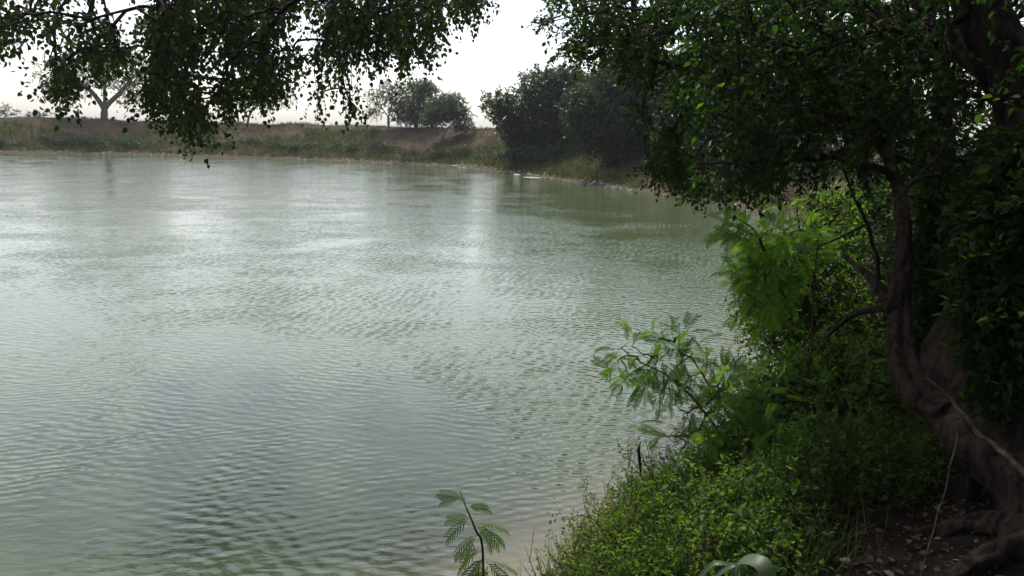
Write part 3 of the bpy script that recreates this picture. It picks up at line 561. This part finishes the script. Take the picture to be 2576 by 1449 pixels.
# ------------------------------------------------------------------ shrubs and plants of the near right bank
def shrub(label, base, crowns, n, leaf, lm, L, asp, stems, k=8, tl=.25, droop=.2, group=None, name='shrub', split=300, part='leaf', tshift=0., flat=.5, r0=.003, out=.5, bm='bark'):
    bl = [(P(x, y, d), (rx*d/FPX, ry_*1., rz*d/FPX)) for x, y, d, rx, ry_, rz in crowns]
    C = blobs(bl, n)
    C[:, 2] = np.maximum(C[:, 2], height(C[:, 0], C[:, 1])+.04)
    tk = [([base] + PP(*s), np.linspace(r_, r_*.35, len(s)+1)) for r_, s in stems]
    return plant(name, label, 'shrub', base, tk, C, leaf, M[bm], M[lm], k=k, tl=tl, droop=droop, L=L, asp=asp, split=split, group=group, trunk_sides=7, part=part, r0=r0, tshift=tshift, flat=flat, out=out)
sg = 'shrubs on the near right bank'
# green shrub leaning over the water, with feathery pale crown
bA = G(2080, 9.0, -.1)
shrub('bright green leafy shrub leaning over the water left of the slim stems', bA, [(2010, 720, 8.2, 120, .7, 120), (1960, 640, 8.2, 90, .5, 60), (2080, 800, 8.0, 110, .7, 130), (1930, 760, 8.0, 60, .4, 90), (2060, 620, 8.6, 100, .6, 60), (1960, 880, 7.8, 60, .5, 70), (2090, 520, 9, 70, .5, 40)], 1500, 'ovate', 'bush', .042, .6, [(.04, [(2080, 900, 8.6), (2050, 720, 8.4), (1990, 620, 8.3)]), (.035, [(2100, 880, 8.8), (2120, 700, 8.6)])], k=9, tl=.26, group=sg)
bB = G(2010, 8.0, -.1)
shrub('feathery pale green shrub with sprays reaching over the water', bB, [(1900, 570, 7.2, 70, .35, 35), (1870, 610, 7.1, 45, .3, 30), (1960, 600, 7.4, 80, .4, 50), (1930, 690, 7.3, 70, .4, 60), (2010, 500, 7.8, 50, .3, 40), (1900, 760, 7.2, 55, .3, 50)], 60, 'frond', 'frond', .19, .62, [(.03, [(1990, 850, 7.8), (1950, 700, 7.5), (1910, 600, 7.2)]), (.025, [(2020, 800, 7.8), (2010, 560, 7.8)])], k=4, tl=.16, part='frond', tshift=.25, group=sg, bm='stem')
bC = G(1990, 5.6, -.1)
shrub('feathery shrub with fanned sprays stretching left over the water', bC, [(1590, 900, 5.0, 50, .25, 30), (1650, 890, 5.0, 60, .25, 30), (1700, 860, 5.1, 50, .25, 25), (1620, 960, 4.9, 60, .25, 30), (1720, 950, 5.0, 90, .3, 45), (1820, 960, 5.1, 100, .35, 50), (1740, 1040, 5.0, 60, .3, 30), (1900, 1010, 5.2, 90, .4, 60), (1700, 1100, 4.9, 50, .25, 22), (1850, 1080, 5.1, 80, .35, 50)], 115, 'frond', 'frond', .125, .62, [(.013, [(1880, 1200, 5.2), (1790, 1060, 5.0), (1700, 960, 4.9), (1610, 910, 4.9)]), (.011, [(1920, 1180, 5.3), (1830, 1040, 5.1), (1740, 900, 5.0)]), (.016, [(1960, 1150, 5.4), (1900, 1000, 5.2)])], k=3, tl=.12, part='frond', group=sg, bm='stem', tshift=.05)
bD = G(2080, 6.0, -.1)
shrub('dense dark shrub filling the middle of the right bank', bD, [(2000, 1060, 5.8, 150, .6, 110), (2120, 980, 6.1, 140, .6, 130), (1900, 1150, 5.5, 110, .5, 80), (2180, 1130, 5.8, 130, .6, 120), (2060, 1200, 5.4, 150, .6, 100)], 1900, 'ovate', 'bush', .045, .62, [(.04, [(2060, 1200, 6.0), (2030, 1050, 6.0)]), (.03, [(2100, 1150, 6.0), (2150, 980, 6.2)])], k=9, tl=.2, group=sg, tshift=-.1)
# low lush growth spilling to the water's edge
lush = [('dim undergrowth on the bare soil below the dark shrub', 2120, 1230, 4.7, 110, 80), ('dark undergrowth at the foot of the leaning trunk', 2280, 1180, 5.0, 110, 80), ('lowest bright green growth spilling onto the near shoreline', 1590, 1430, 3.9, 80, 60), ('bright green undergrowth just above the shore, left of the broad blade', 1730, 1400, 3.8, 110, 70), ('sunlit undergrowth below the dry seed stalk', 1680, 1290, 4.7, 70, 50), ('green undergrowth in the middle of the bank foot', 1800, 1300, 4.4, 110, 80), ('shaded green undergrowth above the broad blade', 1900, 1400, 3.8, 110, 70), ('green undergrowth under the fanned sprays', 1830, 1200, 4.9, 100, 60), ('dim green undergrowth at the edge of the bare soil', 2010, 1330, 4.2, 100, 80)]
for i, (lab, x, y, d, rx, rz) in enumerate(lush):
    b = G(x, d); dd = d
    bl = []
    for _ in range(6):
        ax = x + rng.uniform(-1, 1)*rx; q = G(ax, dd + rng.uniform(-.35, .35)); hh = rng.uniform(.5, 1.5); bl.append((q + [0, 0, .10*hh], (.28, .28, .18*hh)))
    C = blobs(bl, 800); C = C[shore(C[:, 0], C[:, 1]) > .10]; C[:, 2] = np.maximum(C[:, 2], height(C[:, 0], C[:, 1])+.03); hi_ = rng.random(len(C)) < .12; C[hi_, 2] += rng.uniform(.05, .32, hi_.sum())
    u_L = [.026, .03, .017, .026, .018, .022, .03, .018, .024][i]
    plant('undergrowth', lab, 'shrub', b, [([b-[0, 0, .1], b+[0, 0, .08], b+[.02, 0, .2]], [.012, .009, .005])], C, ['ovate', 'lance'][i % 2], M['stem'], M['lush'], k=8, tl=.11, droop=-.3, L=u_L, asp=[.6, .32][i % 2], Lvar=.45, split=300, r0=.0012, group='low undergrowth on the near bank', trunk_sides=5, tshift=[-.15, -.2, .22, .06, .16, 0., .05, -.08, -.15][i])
x = rng.uniform(.2, 2.6, 2600); y = rng.uniform(3.0, 6.2, 2600); sdd = shore(x, y); kk = (sdd > .05) & (sdd < 1.5) & (x < 1.9) & (vn(x*3, y*3) > -.08); x, y = x[kk], y[kk]
tufts('weedy_grass', 'thin grass blades standing among the undergrowth of the near bank', 'grass', x, y, height(x, y), 3, .26, .006, M['greengrass'], lean=.35, tsh=.2)
x = rng.uniform(.2, 2.4, 900); y = rng.uniform(3.0, 6.0, 900); sdd = shore(x, y); kk = (sdd > .02) & (sdd < 1.4) & (x < 1.9); x, y = x[kk], y[kk]
tufts('dead_stems', 'dry brown stems and stalks poking out of the undergrowth', 'stems', x, y, height(x, y), 2, .34, .005, M['dry'], lean=.7)
# dark thicket in front of and behind the trunks
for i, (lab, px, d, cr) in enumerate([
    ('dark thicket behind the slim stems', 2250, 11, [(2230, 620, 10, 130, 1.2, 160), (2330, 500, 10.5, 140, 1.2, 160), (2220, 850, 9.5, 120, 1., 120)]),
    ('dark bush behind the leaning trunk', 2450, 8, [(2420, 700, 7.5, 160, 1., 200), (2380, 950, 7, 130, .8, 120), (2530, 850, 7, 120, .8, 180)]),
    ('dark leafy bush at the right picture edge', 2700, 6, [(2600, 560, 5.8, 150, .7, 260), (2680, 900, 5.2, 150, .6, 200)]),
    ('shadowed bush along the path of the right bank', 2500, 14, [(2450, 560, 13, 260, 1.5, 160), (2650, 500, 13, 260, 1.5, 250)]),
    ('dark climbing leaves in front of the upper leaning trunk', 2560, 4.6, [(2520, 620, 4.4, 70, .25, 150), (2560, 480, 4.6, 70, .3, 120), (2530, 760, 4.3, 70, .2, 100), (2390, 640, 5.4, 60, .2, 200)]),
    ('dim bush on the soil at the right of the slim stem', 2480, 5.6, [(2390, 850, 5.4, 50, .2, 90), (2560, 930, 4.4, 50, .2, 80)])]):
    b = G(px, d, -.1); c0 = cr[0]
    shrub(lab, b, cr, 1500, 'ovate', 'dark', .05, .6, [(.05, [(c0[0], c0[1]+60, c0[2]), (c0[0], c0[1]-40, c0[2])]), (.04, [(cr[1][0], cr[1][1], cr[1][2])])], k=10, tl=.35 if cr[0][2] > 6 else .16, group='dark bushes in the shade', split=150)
# grey-brown dry scrub on the right shore
for i, (px, d, lab) in enumerate([(1740, 33, 'grey-brown dry scrub on the far right shore'), (1850, 30, 'dry brown scrub behind the lowest dark leaf tips'), (1960, 26, 'dull brown scrub left of the black bare stem')]):
    b = G(px, dshore(px, 1.2)); bl = [(b+np.array([rng.uniform(-1, 1), rng.uniform(-.5, .5), .5]), (1.1, .9, .6)) for _ in range(3)]
    plant('dry_scrub', lab, 'shrub', b, [([b-[0, 0, .1], b+[0, 0, .3], b+[.1, 0, .7]], [.03, .02, .01])], blobs(bl, 260), 'chip', M['greybark'], M['dry'], k=6, tl=.3, L=.07, asp=.4, split=0, r0=.005, group='dry scrub on the right shore', trunk_sides=5, sides=3)

# sapling in front of the water
bS = G(1235, 3.35, -.05)
tipS = PP((1215, 1400, 3.35), (1195, 1330, 3.35), (1170, 1270, 3.35), (1158, 1235, 3.35))
root = tag(empty('sapling', bS), 'slim feathery sapling standing alone in front of the water', 'plant')
tb = tube([bS]+tipS, [.007, .006, .005, .003, .0015], 7, .1); V, F = join_tubes([tb]); link('stem', mesh_np('stem', V, F), M['stem'], root)
pos = []; u = []; L = []
for (x, y, ang, ln) in [(1162, 1250, 175, .11), (1175, 1275, 10, .10), (1185, 1300, 195, .13), (1192, 1320, -8, .13), (1200, 1345, 222, .13), (1205, 1330, -35, .12), (1212, 1385, 205, .14), (1218, 1400, 232, .15), (1222, 1412, -15, .12), (1230, 1440, 200, .16), (1228, 1425, 240, .14), (1235, 1450, -30, .12), (1172, 1262, 120, .06)]:
    for e in range(2):
        a = R(ang + e*22 - 10); pos.append(P(x, y, 3.35)); u.append((math.cos(a), rng.uniform(-.5, .5), math.sin(a)-.2)); L.append(ln*rng.uniform(.85, 1.1))
pos = np.array(pos); u = np.array(u); L = np.array(L); n_ = np.tile([0, -.35, 1.], (len(L), 1)) + rng.normal(0, .25, (len(L), 3))
put_leaves(root, 'frond', M['frond'], pos, u, n_, L, L*.62, np.clip(rng.random(len(L))*.5+.35, 0, .99), split=300, pname='frond')

# dry seed stalk
bK = G(1730, 4.6, -.05)
root = tag(empty('seed_stalk', bK), 'dark dry seed stalk rising left of the undergrowth against the water', 'plant')
tb = [tube([bK]+PP((1700, 1320, 4.55), (1668, 1250, 4.5), (1640, 1200, 4.5), (1612, 1140, 4.5)), [.006, .005, .005, .004, .002], 6, .1), tube(PP((1660, 1235, 4.5), (1630, 1190, 4.5), (1600, 1175, 4.5)), [.003, .002, .001], 5, .1), tube(PP((1648, 1215, 4.5), (1634, 1150, 4.5), (1622, 1100, 4.5)), [.003, .002, .001], 5, .1)]
V, F = join_tubes(tb); link('stem', mesh_np('stem', V, F), M['greybark'], root)
V, F = join_tubes([tube(PP((1612, 1190, 4.5), (1609, 1160, 4.5), (1607, 1130, 4.5), (1612, 1112, 4.5)), [.004, .010, .009, .002], 8, .3)]); link('seed_head', mesh_np('seed_head', V, F), M['bark'], root)
# broad arching blade at the lower edge
bG = G(1850, 2.75, -.02)
root = tag(empty('broad_leaf_plant', bG), 'broad arching pale green blade at the bottom edge of the picture', 'plant')
def ribbon(pts, ws, up=(0, -.4, 1)):
    p, r = catmull(pts, ws, 8); tg = norm(np.gradient(p, axis=0)); s = norm(np.cross(tg, np.array(up, float))); nn = np.cross(s, tg)
    V = np.stack([p - s*r[:, None] + nn*(r*.25)[:, None], p, p + s*r[:, None] + nn*(r*.25)[:, None]], 1).reshape(-1, 3); n = len(p); i = np.arange(n-1)*3
    return V, np.vstack([np.stack([i, i+1, i+4, i+3], 1), np.stack([i+1, i+2, i+5, i+4], 1)])
for pts, ws in [([(1850, 1520, 2.75), (1845, 1440, 2.7), (1870, 1392, 2.66), (1915, 1400, 2.62), (1935, 1450, 2.6), (1940, 1500, 2.6)], [.006, .02, .034, .04, .034, .012]),
                ([(1850, 1520, 2.75), (1850, 1420, 2.8), (1800, 1395, 2.8), (1750, 1440, 2.78), (1690, 1500, 2.75)], [.004, .010, .012, .009, .003]),
                ([(1850, 1520, 2.75), (1858, 1420, 2.72), (1845, 1400, 2.7), (1790, 1440, 2.68), (1720, 1530, 2.66)], [.004, .009, .010, .008, .003])]:
    V, F = ribbon(PP(*[(a, b+22, c) for a, b, c in pts]), [q*.85 for q in ws]); link('blade', mesh_np('blade', V, [F], np.full(len(V), .55)), M['blade'], root)
# round leaf on a stalk
bR = G(1800, 4.5, -.05); root = tag(empty('round_leaf_plant', bR), 'single round green leaf on a thin stalk against the water', 'plant')
V, F = join_tubes([tube([bR]+PP((1775, 1180, 4.5), (1756, 1115, 4.5)), [.004, .003, .002], 5, .05)]); link('stem', mesh_np('stem', V, F), M['stem'], root)
c = P(1755, 1103, 4.5); th = np.arange(12)/12*6.2832; V = np.vstack([c, c + np.stack([np.cos(th)*.038, np.sin(th)*.006, np.sin(th)*.036], 1)]); i = np.arange(12)
link('leaf', mesh_np('leaf', V, [np.stack([np.zeros(12, int), 1+i, 1+(i+1) % 12], 1)], np.full(13, .8)), M['lush'], root)

# loose wood and vines
def stick(name, label, cat, pts, r, m, sides=7, group=None):
    name = 'bare_branch' if name == 'bare_stem' else name
    q = np.array(PP(*pts)); qq = [q[0]]; rr = [r[0]]
    for i in range(1, len(q)):
        for t in (.33, .67): qq.append(q[i-1]*(1-t)+q[i]*t + rng.normal(0, .005, 3)); rr.append((r[i-1]*(1-t)+r[i]*t)*rng.uniform(.75, 1.15))
        qq.append(q[i]); rr.append(r[i])
    V, F = join_tubes([tube(qq, rr, sides, .3, 4)]); return tag(link(name, mesh_np(name, V, F), M[m]), label, cat, group)
stick('dead_branch', 'pale dead branch leaning against the red-brown trunk', 'branch', [(2330, 950, 4.1), (2390, 1000, 4.05), (2450, 1080, 3.95), (2510, 1130, 3.85), (2600, 1215, 3.7)], [.005, .008, .012, .015, .018], 'palebark')
stick('hanging_vine', 'thin brown vine hanging in front of the leaning trunk', 'vine', [(2402, 1035, 4.0), (2408, 1100, 3.9), (2385, 1200, 3.8), (2350, 1330, 3.6), (2310, 1470, 3.4)], [.003]*5, 'palebark')
stick('hanging_vine', 'long thin vine slanting through the dark upper right', 'vine', [(2460, 200, 4.6), (2410, 300, 4.6), (2360, 390, 4.6), (2300, 450, 4.7), (2230, 520, 4.8)], [.004]*5, 'palebark')
stick('bare_stem', 'bare black stem crossing above the bright shrub', 'branch', [(2120, 420, 6.6), (2150, 500, 6.5), (2180, 560, 6.4), (2205, 640, 6.3), (2215, 760, 6.2)], [.008, .012, .015, .017, .02], 'bark')
stick('bare_stem', 'thin dark twig bending left off the bare black stem', 'branch', [(2185, 560, 6.4), (2130, 590, 6.4), (2060, 620, 6.4), (2045, 700, 6.3)], [.009, .008, .006, .004], 'bark')
stick('bare_stem', 'long thin dark stem running down through the shrub leaves', 'branch', [(2050, 690, 6.2), (2044, 800, 6.0), (2040, 900, 5.9), (2010, 1010, 5.8), (1980, 1120, 5.7)], [.006, .007, .008, .009, .01], 'bark')
stick('bare_twig', 'pale bare twig reaching up beyond the bright shrub', 'branch', [(2040, 560, 9), (2080, 535, 9), (2130, 500, 9)], [.010, .008, .004], 'palebark')
stick('bare_twig', 'short whitish twig above the far right shore', 'branch', [(1868, 440, 9), (1880, 468, 9), (1930, 500, 9), (1990, 530, 9)], [.004, .006, .006, .005], 'palebark')

# leaf litter and pebbles on the shaded soil
n = 20000; x = rng.uniform(1.2, 6, n); y = rng.uniform(1.6, 9, n); s = shore(x, y); kk = (s > .5); x, y = x[kk], y[kk]; z = height(x, y)+.012; n = len(x)
u = norm(rng.normal(0, 1, (n, 3))*[1, 1, .25]); nn = norm(np.array([0, 0, 1])+rng.normal(0, .35, (n, 3))); L = rng.uniform(.018, .055, n)
tag(link('leaf_litter', leaves_mesh('leaf_litter', 'ovate', np.stack([x, y, z], 1), u, nn, L, L*.6, rng.random(n)), M['litter']), 'brown fallen leaves covering the shaded bank', 'leaf litter', kind='stuff')
x, y, z, s = scatter(2600, (0, 4.5), (2., 6), lambda x, y, s, z: (s > -.05) & (s < .35))
tag(rocks_np('bank_pebbles', x, y, z, rng.uniform(.008, .03, len(x)), M['stone']), 'small pebbles and crumbs of soil on the near bank', 'pebbles', kind='stuff')
for i, (px, py, d, s_, lab) in enumerate([(2240, 1270, 3.9, .035, 'grey-white stone on the shaded soil left of the vine'), (2520, 1395, 3.1, .03, 'pale stone at the lower right picture corner'), (2300, 1330, 3.5, .025, 'small dull stone on leaf litter beside the vine foot')]):
    g = G(px, d, .01); stone(g, s_, s_*.7, s_*.6, lab, 'stone', 20+i, group='stones on the shaded bank', rz=i)
print('leaves as parts', STAT[0], 'joined', STAT[1])
